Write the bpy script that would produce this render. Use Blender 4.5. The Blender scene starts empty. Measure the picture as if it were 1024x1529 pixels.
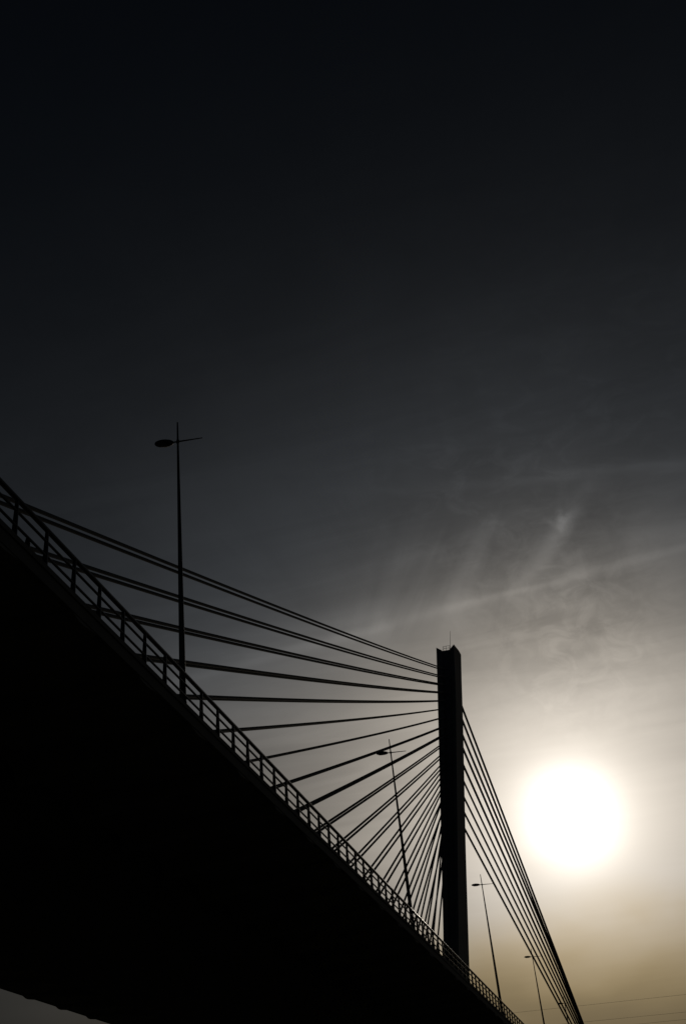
import bpy, bmesh, math, random
from mathutils import Vector, Matrix

random.seed(7)
scene = bpy.context.scene
COL = scene.collection
EYE = 1.6                       # eye height above the ground; bridge heights below are above the eye

# ------------------------------------------------------------------ camera
cam_data = bpy.data.cameras.new('camera')
cam = bpy.data.objects.new('camera', cam_data)
COL.objects.link(cam)
R_ = Vector((0.96380375, 0.25176237, -0.08773853))
U_ = Vector((0.20421239, -0.48553863, 0.85002914))
F_ = Vector((-0.17140491, 0.83717856, 0.51937694))
U_ = R_.cross(F_)
cam.matrix_world = Matrix(((R_.x, U_.x, -F_.x, 0), (R_.y, U_.y, -F_.y, 0), (R_.z, U_.z, -F_.z, EYE), (0, 0, 0, 1)))
cam_data.sensor_fit = 'VERTICAL'
cam_data.sensor_height = 36.0
cam_data.lens = 36.0 * 1826.0 / 1529.0
cam_data.clip_start = 0.1
cam_data.clip_end = 12000
scene.camera = cam

# ------------------------------------------------------------------ exposure
vs = scene.view_settings
vs.view_transform = 'Standard'
vs.look = 'None'
vs.exposure = -5.45
vs.gamma = 1.0
vs.use_curve_mapping = False

# ------------------------------------------------------------------ sun and sky
SUN = Vector((-0.04023905, 0.95952379, 0.27873807)).normalized()
sun_el = math.asin(SUN.z)
sun_data = bpy.data.lights.new('sun', 'SUN')
sun_data.energy = 5.0
sun_data.angle = math.radians(0.55)
sun_data.color = (1.0, 0.90, 0.76)
sun = bpy.data.objects.new('sun', sun_data)
sun.rotation_euler = (-SUN).to_track_quat('-Z', 'Y').to_euler()
sun.location = (0, 300, 400)
COL.objects.link(sun)

world = bpy.data.worlds.new('World')
scene.world = world
world.use_nodes = True
wt = world.node_tree
for n in list(wt.nodes):
    wt.nodes.remove(n)


def N(tree, typ, **kw):
    n = tree.nodes.new(typ)
    for k, v in kw.items():
        setattr(n, k, v)
    return n


def put(tree, sock, v):
    if hasattr(v, 'is_output'):
        tree.links.new(v, sock)
    else:
        sock.default_value = v


def M(tree, op, a, b=None, c=None, clamp=False):
    n = N(tree, 'ShaderNodeMath', operation=op)
    n.use_clamp = clamp
    put(tree, n.inputs[0], a)
    if b is not None:
        put(tree, n.inputs[1], b)
    if c is not None:
        put(tree, n.inputs[2], c)
    return n.outputs[0]


def VM(tree, op, a, b=None, scale=None):
    n = N(tree, 'ShaderNodeVectorMath', operation=op)
    put(tree, n.inputs[0], a)
    if b is not None:
        put(tree, n.inputs[1], b)
    if scale is not None:
        put(tree, n.inputs['Scale'], scale)
    return n.outputs['Value'] if op in ('DOT_PRODUCT', 'LENGTH') else n.outputs['Vector']


def sstep(tree, x, lo, hi, o0=0.0, o1=1.0):
    n = N(tree, 'ShaderNodeMapRange', interpolation_type='SMOOTHSTEP')
    put(tree, n.inputs[0], x)
    for i, v in enumerate((lo, hi, o0, o1)):
        put(tree, n.inputs[1 + i], v)
    return n.outputs[0]


def noise(tree, vec, scale, detail=4.0, rough=0.55, dist=0.0):
    n = N(tree, 'ShaderNodeTexNoise')
    put(tree, n.inputs['Vector'], vec)
    n.inputs['Scale'].default_value = scale
    n.inputs['Detail'].default_value = detail
    n.inputs['Roughness'].default_value = rough
    n.inputs['Distortion'].default_value = dist
    return n.outputs[0]


def mixc(tree, f, a, b, mode='MIX'):
    n = N(tree, 'ShaderNodeMix', data_type='RGBA', blend_type=mode)
    put(tree, n.inputs[0], f)
    put(tree, n.inputs[6], a)
    put(tree, n.inputs[7], b)
    return n.outputs[2]


def gauss(tree, x, w):
    t = M(tree, 'DIVIDE', x, w)
    return M(tree, 'EXPONENT', M(tree, 'MULTIPLY', M(tree, 'MULTIPLY', t, t), -1.0))


tc = N(wt, 'ShaderNodeTexCoord')
D = VM(wt, 'NORMALIZE', tc.outputs['Generated'])
sep = N(wt, 'ShaderNodeSeparateXYZ')
put(wt, sep.inputs[0], D)
dz = sep.outputs[2]
el = M(wt, 'MULTIPLY', M(wt, 'ARCSINE', dz), 180 / math.pi)                  # elevation, degrees
cs = M(wt, 'MINIMUM', VM(wt, 'DOT_PRODUCT', D, tuple(SUN)), 0.9999999)
ang = M(wt, 'MULTIPLY', M(wt, 'ARCCOSINE', cs), 180 / math.pi)               # angle from the sun, degrees

# clear sky behind the thin cloud
sky = N(wt, 'ShaderNodeTexSky', sky_type='NISHITA')
sky.sun_disc = False
sky.sun_elevation = sun_el
sky.sun_rotation = math.atan2(SUN.x, SUN.y)
sky.air_density = 1.0
sky.dust_density = 1.0
sky.ozone_density = 1.0

# directions as seen on a flat cloud layer overhead
lay = VM(wt, 'SCALE', D, scale=M(wt, 'DIVIDE', 1.0, M(wt, 'MAXIMUM', M(wt, 'ADD', dz, 0.06), 0.06)))
mp = N(wt, 'ShaderNodeMapping')
mp.inputs['Rotation'].default_value = (0, 0, math.radians(24))
mp.inputs['Scale'].default_value = (1.0, 3.2, 1.0)
put(wt, mp.inputs[0], lay)
cirrus = noise(wt, mp.outputs[0], 2.6, 7.0, 0.58, 0.9)
mp2 = N(wt, 'ShaderNodeMapping')
mp2.inputs['Rotation'].default_value = (0, 0, math.radians(-8))
mp2.inputs['Scale'].default_value = (5.0, 0.9, 1.0)
put(wt, mp2.inputs[0], lay)
fall = noise(wt, mp2.outputs[0], 1.9, 5.0, 0.55, 0.5)                         # fall streaks
soft = noise(wt, lay, 1.3, 4.0, 0.5, 0.3)
fine = noise(wt, lay, 22.0, 5.0, 0.6, 0.4)

# scattering in the veil: brightest round the sun, thinner higher up
glow = M(wt, 'ADD', M(wt, 'MULTIPLY', M(wt, 'EXPONENT', M(wt, 'DIVIDE', ang, -4.72)), 1.06),
         M(wt, 'MULTIPLY', M(wt, 'EXPONENT', M(wt, 'DIVIDE', ang, -13.2)), 0.205))
thick = M(wt, 'EXPONENT', M(wt, 'DIVIDE', M(wt, 'MAXIMUM', M(wt, 'SUBTRACT', el, 21.2), 0.0), -11.9))
core = M(wt, 'MULTIPLY', gauss(wt, M(wt, 'ADD', ang, sstep(wt, soft, 0.3, 0.7, -0.16, 0.16)), 1.74), 0.95)
veil = M(wt, 'MULTIPLY', glow, thick)

# cirrus structure, strongest well away from the sun and above the murk
struct_ = sstep(wt, cirrus, 0.30, 0.72, -0.08, 0.08)
struct_ = M(wt, 'ADD', struct_, M(wt, 'MULTIPLY', sstep(wt, fall, 0.35, 0.70, -0.045, 0.045), sstep(wt, el, 21.0, 26.0)))
struct_ = M(wt, 'ADD', struct_, sstep(wt, soft, 0.3, 0.7, -0.12, 0.12))
struct_ = M(wt, 'MULTIPLY', struct_, M(wt, 'MULTIPLY', sstep(wt, ang, 3.0, 9.0, 0.25, 1.0), sstep(wt, el, 11.0, 21.0, 0.25, 1.0)))
dA = VM(wt, 'DOT_PRODUCT', D, (0.0666, 0.4491, -0.8910))
def near(c, w):
    a = M(wt, 'ARCCOSINE', M(wt, 'MINIMUM', VM(wt, 'DOT_PRODUCT', D, tuple(Vector(c).normalized())), 0.999999))
    return gauss(wt, a, w)


# small mottled cloudlets under the old trail
mott = noise(wt, VM(wt, 'MULTIPLY', D, (42.0, 42.0, 58.0)), 1.0, 6.0, 0.62, 0.8)
mott2 = noise(wt, VM(wt, 'MULTIPLY', D, (16.0, 16.0, 30.0)), 1.0, 3.0, 0.5, 0.5)
patch = M(wt, 'MULTIPLY', M(wt, 'ADD', sstep(wt, mott, 0.36, 0.70, -0.11, 0.17), sstep(wt, mott2, 0.35, 0.65, -0.06, 0.11)), near((-0.008, 0.902, 0.4316), 0.075))
struct_ = M(wt, 'ADD', struct_, patch)
# a curtain of ice falling from a ragged cloud edge, combed to one side
cu = VM(wt, 'DOT_PRODUCT', D, (-0.8007, -0.2978, 0.5198))
cv = VM(wt, 'DOT_PRODUCT', D, (-0.5979, 0.3435, -0.7243))
comb = N(wt, 'ShaderNodeCombineXYZ')
put(wt, comb.inputs[0], M(wt, 'ADD', M(wt, 'MULTIPLY', cu, 34.0), M(wt, 'MULTIPLY', cv, 3.0)))
put(wt, comb.inputs[1], M(wt, 'MULTIPLY', cv, 5.0))
strands = noise(wt, comb.outputs[0], 1.0, 4.0, 0.5, 0.35)
edge = M(wt, 'SUBTRACT', cv, M(wt, 'ADD', M(wt, 'MULTIPLY', cu, 0.42), -0.042))
edge = M(wt, 'ADD', edge, M(wt, 'MULTIPLY', M(wt, 'SUBTRACT', strands, 0.5), 0.09))
curtain = M(wt, 'MULTIPLY', sstep(wt, strands, 0.28, 0.72, 0.1, 1.0), sstep(wt, edge, -0.012, 0.045))
curtain = M(wt, 'MULTIPLY', curtain, M(wt, 'MULTIPLY', sstep(wt, cu, -0.006, 0.008), sstep(wt, cu, 0.15, 0.08)))
curtain = M(wt, 'MULTIPLY', curtain, sstep(wt, dA, 0.035, -0.012))
struct_ = M(wt, 'ADD', struct_, M(wt, 'MULTIPLY', curtain, 0.36))
# ragged wisps above the curtain
rag = noise(wt, VM(wt, 'MULTIPLY', D, (26.0, 26.0, 60.0)), 1.0, 6.0, 0.62, 1.1)
struct_ = M(wt, 'ADD', struct_, M(wt, 'MULTIPLY', sstep(wt, rag, 0.42, 0.72, -0.03, 0.20), near((-0.06, 0.855, 0.514), 0.07)))
struct_ = M(wt, 'ADD', struct_, M(wt, 'MULTIPLY', sstep(wt, rag, 0.42, 0.72, -0.02, 0.12), near((0.06, 0.800, 0.597), 0.13)))
# the veil ends in a thinner sheet beyond the old trail
above = M(wt, 'MULTIPLY', sstep(wt, dA, -0.035, 0.012, -0.17, 0.05), sstep(wt, dA, -0.20, -0.07))
struct_ = M(wt, 'ADD', M(wt, 'ADD', struct_, above), 1.0)


def contrail(normal, width, gain, center=None, reach=None, wob=0.012):
    """old spread-out vapour trail along a great circle of the sky"""
    d = VM(wt, 'DOT_PRODUCT', D, normal)
    d = M(wt, 'ADD', d, M(wt, 'MULTIPLY', M(wt, 'SUBTRACT', cirrus, 0.5), wob))
    g = gauss(wt, d, width)
    if center is not None:
        a = M(wt, 'ARCCOSINE', M(wt, 'MINIMUM', VM(wt, 'DOT_PRODUCT', D, center), 0.999999))
        g = M(wt, 'MULTIPLY', g, gauss(wt, a, reach))
    g = M(wt, 'MULTIPLY', g, sstep(wt, fall, 0.25, 0.6, 0.55, 1.0))
    return M(wt, 'MULTIPLY', g, gain)


cA = tuple(Vector((-0.075, 0.894, 0.442)).normalized())
parts_ = [
    contrail((0.0666, 0.4491, -0.8910), 0.0042, 0.19, cA, 0.36),
    contrail((0.0666, 0.4511, -0.8900), 0.0180, 0.10, cA, 0.28),
    contrail((-0.1185, 0.5181, -0.8470), 0.0045, 0.16, tuple(Vector((0.03, 0.852, 0.521)).normalized()), 0.12, 0.03),
    contrail((-0.7337, -0.3298, 0.5940), 0.0075, 0.40, tuple(Vector((-0.014, 0.8775, 0.479)).normalized()), 0.034, 0.02),
    contrail((0.9935, 0.0573, -0.0986), 0.0030, 0.24, tuple(Vector((-0.0016, 0.8716, 0.4902)).normalized()), 0.010, 0.02),
    contrail((0.7997, -0.2874, 0.5272), 0.0026, 0.13, tuple(Vector((-0.0065, 0.8713, 0.4907)).normalized()), 0.011, 0.02)]
trails = parts_[0]
for p_ in parts_[1:]:
    trails = M(wt, 'ADD', trails, p_)
trails = M(wt, 'ADD', trails, M(wt, 'MULTIPLY', near((0.0006, 0.8725, 0.4886), 0.0075), M(wt, 'MULTIPLY', sstep(wt, mott, 0.3, 0.6), 0.42)))
struct_ = M(wt, 'ADD', struct_, M(wt, 'MULTIPLY', trails, 1.6))
veil = M(wt, 'MULTIPLY', veil, struct_)

# murk close to the horizon
banks = noise(wt, VM(wt, 'MULTIPLY', D, (9.0, 9.0, 16.0)), 1.0, 3.0, 0.45, 0.2)
lowcloud = M(wt, 'ADD', el, sstep(wt, banks, 0.3, 0.7, -0.55, 0.55))
away = sstep(wt, ang, 11.0, 27.0)
murk = sstep(wt, M(wt, 'SUBTRACT', lowcloud, M(wt, 'MULTIPLY', away, 1.6)), 6.6, 13.6, 0.30, 1.0)
tint = mixc(wt, sstep(wt, M(wt, 'ADD', lowcloud, M(wt, 'MULTIPLY', away, 3.0)), 8.4, 13.4), (1.33, 1.0, 0.52, 1), (1.10, 1.0, 0.87, 1))
cool = mixc(wt, M(wt, 'MULTIPLY', sstep(wt, ang, 7.0, 20.0), sstep(wt, el, 14.0, 30.0)), tint, (0.91, 1.0, 1.11, 1))
GAIN = 2.0 ** 5.45
veilc = VM(wt, 'SCALE', cool, scale=M(wt, 'MULTIPLY', M(wt, 'MULTIPLY', veil, murk), GAIN))
veilc = VM(wt, 'ADD', veilc, VM(wt, 'SCALE', (1.0, 0.97, 0.93), scale=M(wt, 'MULTIPLY', core, GAIN)))

bg_sky = N(wt, 'ShaderNodeBackground')
put(wt, bg_sky.inputs[0], sky.outputs[0])
bg_sky.inputs[1].default_value = 0.05
bg_veil = N(wt, 'ShaderNodeBackground')
put(wt, bg_veil.inputs[0], veilc)
bg_veil.inputs[1].default_value = 1.0
addsh = N(wt, 'ShaderNodeAddShader')
wt.links.new(bg_sky.outputs[0], addsh.inputs[0])
wt.links.new(bg_veil.outputs[0], addsh.inputs[1])
wout = N(wt, 'ShaderNodeOutputWorld')
wt.links.new(addsh.outputs[0], wout.inputs[0])


# ------------------------------------------------------------------ materials
def material(name, base, dark, scale, rough, metallic=0.0, bump=0.0, streak=1.0):
    m = bpy.data.materials.new(name)
    m.use_nodes = True
    t = m.node_tree
    b = t.nodes['Principled BSDF']
    c = N(t, 'ShaderNodeTexCoord')
    mpn = N(t, 'ShaderNodeMapping')
    mpn.inputs['Scale'].default_value = (1, 1, streak)
    put(t, mpn.inputs[0], c.outputs['Object'])
    n1 = noise(t, mpn.outputs[0], scale, 6.0, 0.6, 0.4)
    n2 = noise(t, c.outputs['Object'], scale * 9, 4.0, 0.6)
    f = sstep(t, M(t, 'ADD', M(t, 'MULTIPLY', n1, 0.7), M(t, 'MULTIPLY', n2, 0.3)), 0.35, 0.65)
    put(t, b.inputs['Base Color'], mixc(t, f, (*dark, 1), (*base, 1)))
    put(t, b.inputs['Roughness'], M(t, 'ADD', M(t, 'MULTIPLY', n2, 0.2), rough - 0.1))
    b.inputs['Metallic'].default_value = metallic
    if bump:
        bn = N(t, 'ShaderNodeBump')
        bn.inputs['Strength'].default_value = bump
        bn.inputs['Distance'].default_value = 0.02
        put(t, bn.inputs['Height'], n2)
        put(t, b.inputs['Normal'], bn.outputs[0])
    return m


MAT_CONC = material('concrete', (0.44, 0.43, 0.42), (0.33, 0.32, 0.32), 0.6, 0.85, 0.0, 0.4, 0.25)
MAT_EDGE = material('edge_concrete', (0.27, 0.265, 0.255), (0.20, 0.195, 0.19), 0.5, 0.85, 0.0, 0.3, 0.3)
MAT_STEEL = material('painted_steel', (0.06, 0.06, 0.065), (0.04, 0.04, 0.042), 1.5, 0.32, 0.0, 0.05)
MAT_GIRD = material('girder_steel', (0.10, 0.10, 0.105), (0.07, 0.07, 0.07), 0.4, 0.6, 0.0, 0.1)
MAT_CABLE = material('cable_sheath', (0.235, 0.24, 0.25), (0.19, 0.195, 0.20), 0.8, 0.78, 0.0, 0.05)
MAT_POLE = material('galvanised_pole', (0.20, 0.20, 0.205), (0.15, 0.15, 0.15), 1.2, 0.5, 0.3, 0.05)
MAT_HEAD = material('lamp_housing', (0.07, 0.07, 0.075), (0.05, 0.05, 0.05), 3.0, 0.5, 0.0, 0.05)
MAT_WIRE = material('aluminium_wire', (0.14, 0.14, 0.14), (0.10, 0.10, 0.10), 2.0, 0.5, 0.2)
MAT_ASPH = material('asphalt', (0.055, 0.055, 0.056), (0.04, 0.04, 0.041), 1.2, 0.9, 0.0, 0.5)
MAT_GROUND = material('rough_grass_ground', (0.060, 0.062, 0.030), (0.035, 0.036, 0.020), 0.15, 0.95, 0.0, 0.6)
MAT_GLASS = material('lamp_lens', (0.25, 0.25, 0.24), (0.2, 0.2, 0.2), 3.0, 0.15)


# ------------------------------------------------------------------ mesh helpers
def link_mesh(name, bm, mat, parent=None, ploc=None, smooth=False):
    bmesh.ops.recalc_face_normals(bm, faces=bm.faces[:])
    me = bpy.data.meshes.new(name)
    if smooth:
        for f in bm.faces:
            f.smooth = True
    bm.to_mesh(me)
    bm.free()
    me.materials.append(mat)
    o = bpy.data.objects.new(name, me)
    COL.objects.link(o)
    if parent is not None:
        adopt(o, parent, ploc)
    return o


def adopt(o, parent, ploc=None):
    o.parent = parent
    if ploc is not None:
        o.matrix_parent_inverse = Matrix.Translation(-Vector(ploc))


def share(name, me, loc, parent, ploc=None):
    o = bpy.data.objects.new(name, me)
    o.location = loc
    COL.objects.link(o)
    adopt(o, parent, ploc)
    return o


def tube(bm, pts, radii, seg=10, cap=True):
    """round tube through pts"""
    pts = [Vector(p) for p in pts]
    if not hasattr(radii, '__len__'):
        radii = [radii] * len(pts)
    rings = []
    up = None
    for i, p in enumerate(pts):
        t = (pts[min(i + 1, len(pts) - 1)] - pts[max(i - 1, 0)]).normalized()
        if up is None:
            up = Vector((0, 0, 1)) if abs(t.z) < 0.9 else Vector((0, 1, 0))
        a = t.cross(up).normalized()
        b = a.cross(t).normalized()
        up = b
        rings.append([bm.verts.new(p + radii[i] * (math.cos(2 * math.pi * k / seg) * a + math.sin(2 * math.pi * k / seg) * b)) for k in range(seg)])
    for r0, r1 in zip(rings, rings[1:]):
        for k in range(seg):
            bm.faces.new((r0[k], r0[(k + 1) % seg], r1[(k + 1) % seg], r1[k]))
    if cap:
        bm.faces.new(rings[0][::-1])
        bm.faces.new(rings[-1])


def sweep(bm, section, stations):
    """section: [(x, z)] closed polygon; stations: [(x offset, y, z offset)]"""
    rings = [[bm.verts.new((x + ox, y, z + oz)) for x, z in section] for ox, y, oz in stations]
    n = len(section)
    for r0, r1 in zip(rings, rings[1:]):
        for k in range(n):
            bm.faces.new((r0[k], r0[(k + 1) % n], r1[(k + 1) % n], r1[k]))
    bm.faces.new(rings[0])
    bm.faces.new(rings[-1][::-1])


def hexa(bm, c):
    """box from eight corners: four below, four above"""
    v = [bm.verts.new(p) for p in c]
    for f in ((3, 2, 1, 0), (4, 5, 6, 7), (0, 1, 5, 4), (1, 2, 6, 5), (2, 3, 7, 6), (3, 0, 4, 7)):
        bm.faces.new([v[i] for i in f])


def empty(name, loc):
    e = bpy.data.objects.new(name, None)
    e.location = loc
    e.empty_display_size = 1.0
    COL.objects.link(e)
    return e


def tag(o, label, cat, group=None):
    o['label'] = label
    o['category'] = cat
    if group:
        o['group'] = group


# ------------------------------------------------------------------ line of the road
def rise(y):
    q = lambda t: -0.0024754 * (t - 40) + 0.0000462383 * (t - 40) ** 2
    if y <= 160:
        return q(y)
    return q(160) + 0.52 * (1 - math.exp(-(y - 160) / 60.0))


def bend(y):
    return max(0.0, y - 200.0) ** 2 / (2 * 1094.0)


def H(z, y=None):
    """height above the eye -> world z, following the road's rise"""
    return z + EYE + (rise(y) if y is not None else 0.0)


STATIONS = [(bend(y), y, rise(y) + EYE) for y in [-80 + 4 * i for i in range(141)]]

# ------------------------------------------------------------------ ground
bm = bmesh.new()
bmesh.ops.create_grid(bm, x_segments=60, y_segments=60, size=4000)
for v in bm.verts:
    r = math.hypot(v.co.x, v.co.y)
    if r > 150:
        v.co.z += random.uniform(-0.4, 0.4)
ground = link_mesh('ground', bm, MAT_GROUND)
ground['kind'] = 'structure'

# ------------------------------------------------------------------ bridge
XM = -30.5
BASE = Vector((XM, 176.2, 0.0))
bridge = empty('cable_stayed_bridge', BASE)
tag(bridge, 'dark cable-stayed road bridge with one leaning pylon and a fan of stay cables', 'bridge')

bm = bmesh.new()
sweep(bm, [(-15.95, 18.52), (-15.95, 18.90), (-30.5, 19.15), (-45.05, 18.90), (-45.05, 18.52), (-37.5, 18.30), (-23.5, 18.30)], STATIONS)
link_mesh('deck_slab', bm, MAT_CONC, bridge, BASE)
bm = bmesh.new()
sweep(bm, [(-23.6, 18.297), (-37.4, 18.297), (-35.0, 15.9), (-26.0, 15.9)], STATIONS)
link_mesh('box_girder', bm, MAT_GIRD, bridge, BASE)
bm = bmesh.new()
sweep(bm, [(-17.0, 18.904), (-29.8, 19.135), (-29.8, 19.155), (-17.0, 18.924)], STATIONS)
road = link_mesh('carriageway', bm, MAT_ASPH, bridge, BASE)
bm = bmesh.new()
sweep(bm, [(-44.0, 18.924), (-31.2, 19.155), (-31.2, 19.135), (-44.0, 18.904)], STATIONS)
link_mesh('carriageway', bm, MAT_ASPH, bridge, BASE)
for side in (1, -1):
    sec = [(-15.76, 18.49), (-15.76, 18.925), (-15.785, 18.93), (-15.785, 18.955), (-15.72, 18.96), (-15.72, 19.15), (-15.74, 19.165),
           (-16.42, 19.165), (-16.45, 19.14), (-16.45, 18.93), (-15.947, 18.92), (-15.947, 18.49)]
    if side < 0:
        sec = [(2 * XM - x, z) for x, z in sec]
    bm = bmesh.new()
    sweep(bm, sec, STATIONS)
    link_mesh('edge_beam', bm, MAT_EDGE, bridge, BASE)

# cross beams under the slab's cantilevers: a hanging wedge every 5.4 m
CBY = [86.30 + 5.40 * k for k in range(-16, 21)]
for s in (-1, 1):
    bm = bmesh.new()
    xo, xi = s * 14.71, s * 6.95
    prof = [(-0.05, 18.50, 18.32), (0.55, 18.36, 17.6), (0.95, 18.36, 17.6), (2.1, 18.50, 18.32)]
    a = [bm.verts.new((xo, y, zo - 18.9)) for y, zo, zi in prof] + [bm.verts.new((xo, 2.1, 18.53 - 18.9)), bm.verts.new((xo, -0.05, 18.53 - 18.9))]
    b = [bm.verts.new((xi, y, zi - 18.9)) for y, zo, zi in prof] + [bm.verts.new((xi, 2.1, 18.36 - 18.9)), bm.verts.new((xi, -0.05, 18.36 - 18.9))]
    n = len(a)
    for k in range(n):
        bm.faces.new((a[k], a[(k + 1) % n], b[(k + 1) % n], b[k]))
    bm.faces.new(a)
    bm.faces.new(b[::-1])
    cb = link_mesh('cross_beam', bm, MAT_CONC, bridge, BASE)
    cb.location = (XM, CBY[0], H(18.9, CBY[0]))
    for y in CBY[1:]:
        share('cross_beam', cb.data, (XM, y, H(18.9, y)), bridge, BASE)

# pylon: leaning box with a recessed channel on the face towards the main span
LEAN = math.radians(36.2)
AX = Vector((0, math.sin(LEAN), math.cos(LEAN)))       # up along the pylon
BX = Vector((0, math.cos(LEAN), -math.sin(LEAN)))      # from the front face to the back
TOP = Vector((XM, 244.8, 112.55 + EYE))


def pyl(x, a, b):
    return TOP + Vector((x, 0, 0)) + AX * a + BX * b


def pyl_section(a):
    t = max(0.0, min(1.0, -a / 92.0))
    L = -1.96 + 1.93 * t ** 0.93
    Rr = 1.97 + 0.32 * min(1.0, -a / 20.0)
    Dp = 7.7 - 0.9 * min(1, -a / 20.0) + (0.9 * max(0.0, (-a - 60) / 30.0) if a < -60 else 0)
    w = Rr - L
    return L, L + 0.315 * w, Rr - 0.21 * w, Rr, Dp


levels = [-4, -10, -16, -22, -28, -34, -40, -46, -52, -58, -64, -70, -76, -82, -88, -94, -100, -108, -116]
bm = bmesh.new()
rows = []
L, c0, c1, Rr, Dp = pyl_section(0)
L, Rr, Dp, c0, c1 = -1.96, 1.97, 7.7, -0.72, 1.14
top_a = lambda x, b, drop: 1.14 * b - drop
sec_pts = lambda L, c0, c1, Rr, Dp: [(L, 0), (c0, 0), (c0, 0.5), (c1, 0.5), (c1, 0), (Rr, 0), (Rr, Dp * 0.64), (Rr, Dp), (c1, Dp), (c0, Dp), (L, Dp)]
drops = [0, 1.64, 1.64, 1.74, 1.74, 0, -0.2, 0.3, 1.9, 1.9, 0.3]
rows.append([bm.verts.new(pyl(x, 1.14 * b - d, b)) for (x, b), d in zip(sec_pts(L, c0, c1, Rr, Dp), drops)])
for a in levels:
    rows.append([bm.verts.new(pyl(x, a, b)) for x, b in sec_pts(*pyl_section(a))])
for r0, r1 in zip(rows, rows[1:]):
    n = len(r0)
    for k in range(n):
        bm.faces.new((r0[k], r0[(k + 1) % n], r1[(k + 1) % n], r1[k]))
t = rows[0]
for q in ((0, 1, 9, 10), (1, 2, 9), (2, 3, 8, 9), (3, 4, 8), (4, 5, 6, 8), (6, 7, 8)):
    bm.faces.new([t[i] for i in q])
bm.faces.new(rows[-1][::-1])
pylon = link_mesh('pylon', bm, MAT_CONC, bridge, BASE)
# foot of the pylon below the deck
bm = bmesh.new()
sweep(bm, [(-34.5, -0.6 - EYE), (-26.0, -0.6 - EYE), (-26.0, 0.9 - EYE), (-27.8, 15.85), (-33.2, 15.85), (-34.5, 0.9 - EYE)],
      [(0, 170.5, EYE), (0, 186.5, EYE)])
link_mesh('pylon_foot', bm, MAT_CONC, bridge, BASE)

# guard rail and mast on the pylon head
bm = bmesh.new()
gx0, gx1 = -0.55, 0.92
up = lambda x, a, b=0.35: pyl(x, a, b)
for x in (gx0, (gx0 + gx1) / 2, gx1):
    tube(bm, [up(x, -1.5), up(x, 0.45)], 0.035, 6)
for aa in (0.45, -0.55):
    tube(bm, [up(gx0, aa), up(gx1, aa)], 0.035, 6)
    for x in (gx0, gx1):
        tube(bm, [up(x, aa), up(x, aa + 1.8, 1.9)], 0.03, 6)
link_mesh('guard_rail', bm, MAT_STEEL, pylon, BASE)
bm = bmesh.new()
tube(bm, [up(1.10, -1.6), up(1.10, 2.6), up(1.10, 6.8)], [0.05, 0.042, 0.03], 8)
tube(bm, [up(1.10, -1.65), up(1.10, -1.2)], 0.12, 8)
link_mesh('antenna_mast', bm, MAT_STEEL, pylon, BASE)
for o in (bpy.data.objects['guard_rail'], bpy.data.objects['antenna_mast']):
    o.matrix_parent_inverse = Matrix.Identity(4)
    o.location = -BASE + BASE        # pylon itself carries the offset

# stay cables of the main span: twenty pairs
DECK = [-3.64, 5.16, 14.10, 23.33, 32.10, 41.15, 50.18, 58.92, 68.02, 76.70, 85.05, 93.50, 102.35,
        111.1, 119.8, 128.5, 137.1, 145.7, 154.2, 162.5]
ALONG = [105.71, 102.54, 99.55, 96.60, 93.56, 90.59, 87.54, 84.28, 81.37, 78.46, 75.19, 72.06, 69.77,
         66.6, 63.5, 60.4, 57.3, 54.2, 51.1, 48.0]
L0 = (112.6 - 19.0) / math.cos(LEAN)
PY0 = 244.7 - L0 * math.sin(LEAN)
for i, (ya, t) in enumerate(zip(DECK, ALONG)):
    for s in (1, -1):
        A = Vector((XM + s * 0.355, ya, 19.1 + EYE))
        B = Vector((XM + s * 0.398, PY0 + math.sin(LEAN) * t, 19.0 + math.cos(LEAN) * t + EYE))
        sag = 1.59e-5 * (220 - ya) ** 2
        k = 24
        pts = []
        for j in range(k + 1):
            u = j / k
            p = A.lerp(B, u)
            p.z -= sag * 4 * u * (1 - u)
            pts.append(p)
        dirv = (pts[-1] - pts[-2]).normalized()
        pts.append(pts[-1] + dirv * 0.45)
        bm = bmesh.new()
        tube(bm, pts, 0.132, 10)
        c = link_mesh('stay_cable', bm, MAT_CABLE, bridge, BASE, True)
        bm = bmesh.new()
        d0 = (pts[1] - pts[0]).normalized()
        tube(bm, [pts[0] - d0 * 0.25, pts[0] + d0 * 1.6, pts[0] + d0 * 1.75], [0.18, 0.18, 0.13], 10)
        o = link_mesh('anchor_sleeve', bm, MAT_STEEL, c)

# back stays: nine, gathered in the median beyond the pylon
BACK = [((246.44, 105.91), (-18.36, 414.07)), ((243.09, 101.43), (-18.02, 409.33)), ((239.26, 96.30), (-17.04, 406.17)),
        ((236.24, 92.25), (-16.88, 401.23)), ((232.46, 87.19), (-16.67, 396.54)), ((228.98, 82.53), (-16.45, 391.99)),
        ((225.63, 78.04), (-16.17, 387.67)), ((222.60, 73.99), (-16.40, 382.36)), ((219.50, 69.84), (-16.23, 378.02))]
for i, ((ys, zs), (xe, ye)) in enumerate(BACK):
    A = Vector((XM, ys, zs + EYE))
    B = Vector((xe, ye, 20.1 + EYE))
    d = (B - A).normalized()
    bm = bmesh.new()
    pts = [A.lerp(B, j / 10) for j in range(11)] + [B + d * 2.5]
    tube(bm, pts, 0.245 if i < 5 else 0.20, 10)       # the longest stays are the thickest
    c = link_mesh('stay_cable', bm, MAT_CABLE, bridge, BASE, True)

# ------------------------------------------------------------------ railing along the near edge
XR = -15.81
RB = Vector((XR, 40.0, H(19.165, 40)))
railing = empty('bridge_railing', RB)
tag(railing, 'dark steel railing of posts and three rails along the edge of the bridge deck', 'railing')
RY = [-60 + 2 * i for i in range(151)]


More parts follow.
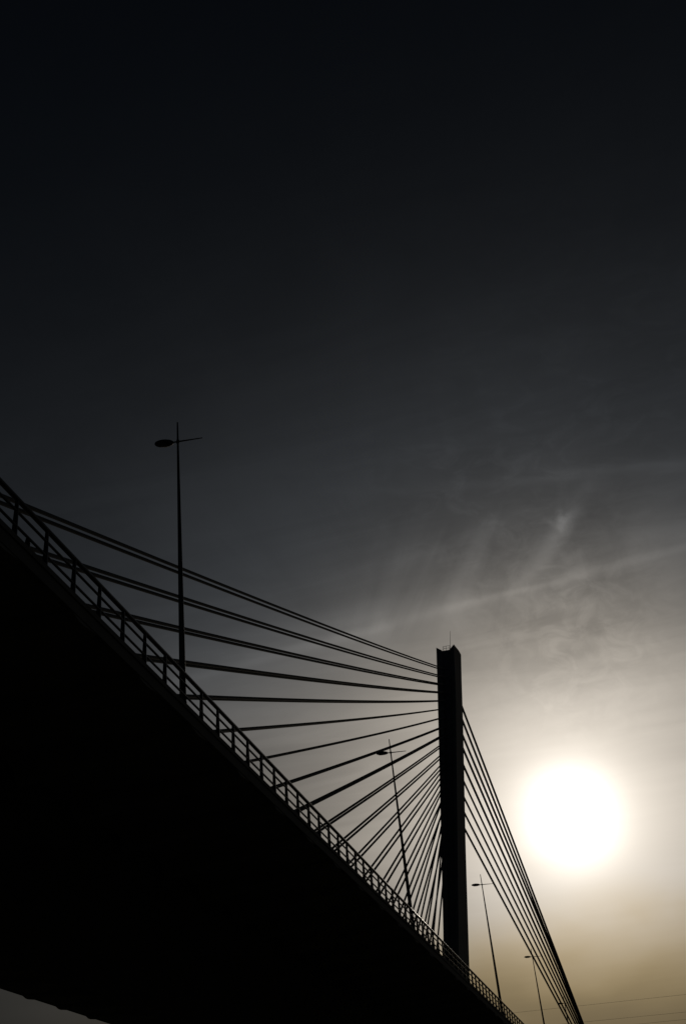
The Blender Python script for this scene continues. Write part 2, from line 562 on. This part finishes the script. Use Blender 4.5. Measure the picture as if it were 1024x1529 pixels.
def run(z, r, name, seg):
    bm = bmesh.new()
    tube(bm, [(XR + bend(y), y, H(z, y)) for y in RY], r, seg)
    return link_mesh(name, bm, MAT_STEEL, railing, RB, True)


run(20.46, 0.085, 'top_rail', 12)
run(20.04, 0.046, 'rail', 8)
run(19.53, 0.046, 'rail', 8)
LAMP_Y = [42.968 + 43.905 * k for k in range(5)]
bm = bmesh.new()
hexa(bm, [(-0.125, -0.032, 0), (0.055, -0.032, 0), (0.055, 0.032, 0), (-0.125, 0.032, 0),
          (-0.055, -0.028, 1.27), (0.055, -0.028, 1.27), (0.055, 0.028, 1.27), (-0.055, 0.028, 1.27)])
bmesh.ops.bevel(bm, geom=bm.edges[:], offset=0.006, segments=1, affect='EDGES')
hexa(bm, [(-0.15, -0.06, 0.002), (0.06, -0.06, 0.002), (0.06, 0.06, 0.002), (-0.15, 0.06, 0.002),
          (-0.15, -0.06, 0.017), (0.06, -0.06, 0.017), (0.06, 0.06, 0.017), (-0.15, 0.06, 0.017)])
post = link_mesh('post', bm, MAT_STEEL)
first = True
for i in range(-18, 108):
    y = 28.426 + 2 * i
    if any(abs(y - ly) < 1.0 for ly in LAMP_Y):
        continue
    loc = (XR + bend(y), y, H(19.165, y))
    if first:
        post.location = loc
        adopt(post, railing, RB)
        first = False
    else:
        share('post', post.data, loc, railing, RB)

# ------------------------------------------------------------------ street lamps
LAMP_LABELS = [
    'tallest street lamp, nearest, its tapered pole standing at the far left against the dark sky',
    'street lamp whose head overlaps the fan of cables just left of the pylon',
    'street lamp between the pylon and the bundle of back stays, clear of both',
    'street lamp whose head touches the lowest of the back stays',
    'smallest and farthest street lamp, its head seen among the bundled back stays']


def make_lamp():
    e = empty('street_lamp', (0, 0, 0))
    top = Vector((-0.05, 0, 14.06))
    at = lambda h: Vector((-0.05 * h / 14.06, 0, h))
    bm = bmesh.new()
    tube(bm, [at(0), at(3), at(6), at(9), at(12), at(13.2), top], [0.142, 0.122, 0.101, 0.078, 0.054, 0.044, 0.032], 14)
    link_mesh('pole', bm, MAT_POLE, e, smooth=True)
    bm = bmesh.new()
    hexa(bm, [(-0.19, -0.17, 0.0), (0.14, -0.17, 0.0), (0.14, 0.17, 0.0), (-0.19, 0.17, 0.0),
              (-0.19, -0.17, 0.025), (0.14, -0.17, 0.025), (0.14, 0.17, 0.025), (-0.19, 0.17, 0.025)])
    tube(bm, [(0, 0, 0.03), (0, 0, 0.28), (0, 0, 0.34)], [0.165, 0.16, 0.145], 14)
    link_mesh('base_plate', bm, MAT_POLE, e)
    hz = 12.99
    c = at(hz)
    bm = bmesh.new()
    tube(bm, [c + Vector((-0.35, 0, 0.03)), c, c + Vector((1.17, 0, -0.09))], [0.034, 0.040, 0.022], 10)
    tube(bm, [c + Vector((0, 0, -0.09)), c + Vector((0, 0, 0.09))], 0.066, 12)
    link_mesh('arm', bm, MAT_POLE, e, smooth=True)
    # flattened teardrop head
    bm = bmesh.new()
    prof = [(-0.22, 0.045, 0.040), (-0.27, 0.085, 0.065), (-0.36, 0.125, 0.085), (-0.50, 0.160, 0.100), (-0.66, 0.180, 0.105),
            (-0.82, 0.172, 0.096), (-0.96, 0.140, 0.078), (-1.06, 0.090, 0.052), (-1.10, 0.040, 0.024)]
    rings = []
    for x, wy, wz in prof:
        rings.append([bm.verts.new(c + Vector((x, 1.55 * wy * math.cos(q * math.pi / 8), -0.09 * x + 1.35 * wz * math.sin(q * math.pi / 8) * (1.0 if q < 8 else 0.75)))) for q in range(16)])
    for r0, r1 in zip(rings, rings[1:]):
        for k in range(16):
            bm.faces.new((r0[k], r0[(k + 1) % 16], r1[(k + 1) % 16], r1[k]))
    bm.faces.new(rings[0])
    bm.faces.new(rings[-1][::-1])
    head = link_mesh('luminaire', bm, MAT_HEAD, e, smooth=True)
    bm = bmesh.new()
    rr = []
    for x, wy in ((-0.50, 0.10), (-0.66, 0.13), (-0.82, 0.12), (-0.93, 0.07)):
        rr.append([bm.verts.new(c + Vector((x, s * wy * 1.5, -0.09 * x - dzz * 1.33))) for s, dzz in ((-1, 0.055), (-0.5, 0.085), (0.5, 0.085), (1, 0.055))])
    for r0, r1 in zip(rr, rr[1:]):
        for k in range(3):
            bm.faces.new((r0[k], r0[k + 1], r1[k + 1], r1[k]))
    link_mesh('lens', bm, MAT_GLASS, head, smooth=True)
    return e


def copy_tree(o, parent=None):
    c = o.copy()
    COL.objects.link(c)
    c.parent = parent
    for ch in list(o.children):
        copy_tree(ch, c)
    return c


lamp = make_lamp()
for k, y in enumerate(LAMP_Y):
    o = lamp if k == 0 else copy_tree(lamp)
    o.location = (-16.07 if k == 0 else -15.87, y, H(19.168, y))
    o.rotation_euler = (0, 0.005 if k == 0 else -0.0095, 0)      # none stands quite plumb
    tag(o, LAMP_LABELS[k], 'street lamp', 'street lamps along the edge of the bridge')

# small stub on the deck edge near the left border
bm = bmesh.new()
tube(bm, [(0, 0, 0), (0, 0, 0.03), (0, 0, 0.43), (0, 0, 0.53), (0, 0, 0.57)], [0.10, 0.085, 0.082, 0.06, 0.02], 12)
stub = link_mesh('marker_stub', bm, MAT_STEEL, smooth=True)
stub.location = (-15.97, 29.5, H(19.168, 29.5))
tag(stub, 'short rounded stub standing on the deck edge between two railing posts', 'stub')

# ------------------------------------------------------------------ overhead wires far behind
WIRES = [([(-35.65, 47.51), (-20.3, 47.10), (5.32, 46.42)], 'uppermost of the thin overhead wires low in the right corner'),
         ([(-19.71, 43.38), (4.44, 42.60)], 'middle thin overhead wire low in the right corner'),
         ([(-6.07, 41.31), (4.07, 41.01)], 'lowest thin overhead wire, just clipping the right corner')]
for pts, lab in WIRES:
    (x0, z0), (x1, z1) = pts[0], pts[-1]
    m = (z1 - z0) / (x1 - x0)
    cv = 0.00002
    P = []
    for j in range(41):
        x = -180 + 360 * j / 40
        P.append((x, 430.0 + 0.0 * x, (z0 + m * (x * 320 / 430 - x0) + cv * (x * 320 / 430 - x0) * (x * 320 / 430 - x1)) * 430 / 320 + EYE))
    bm = bmesh.new()
    tube(bm, P, 0.032, 6)
    w = link_mesh('overhead_wire', bm, MAT_WIRE, smooth=True)
    tag(w, lab, 'wire', 'overhead wires behind the bridge')
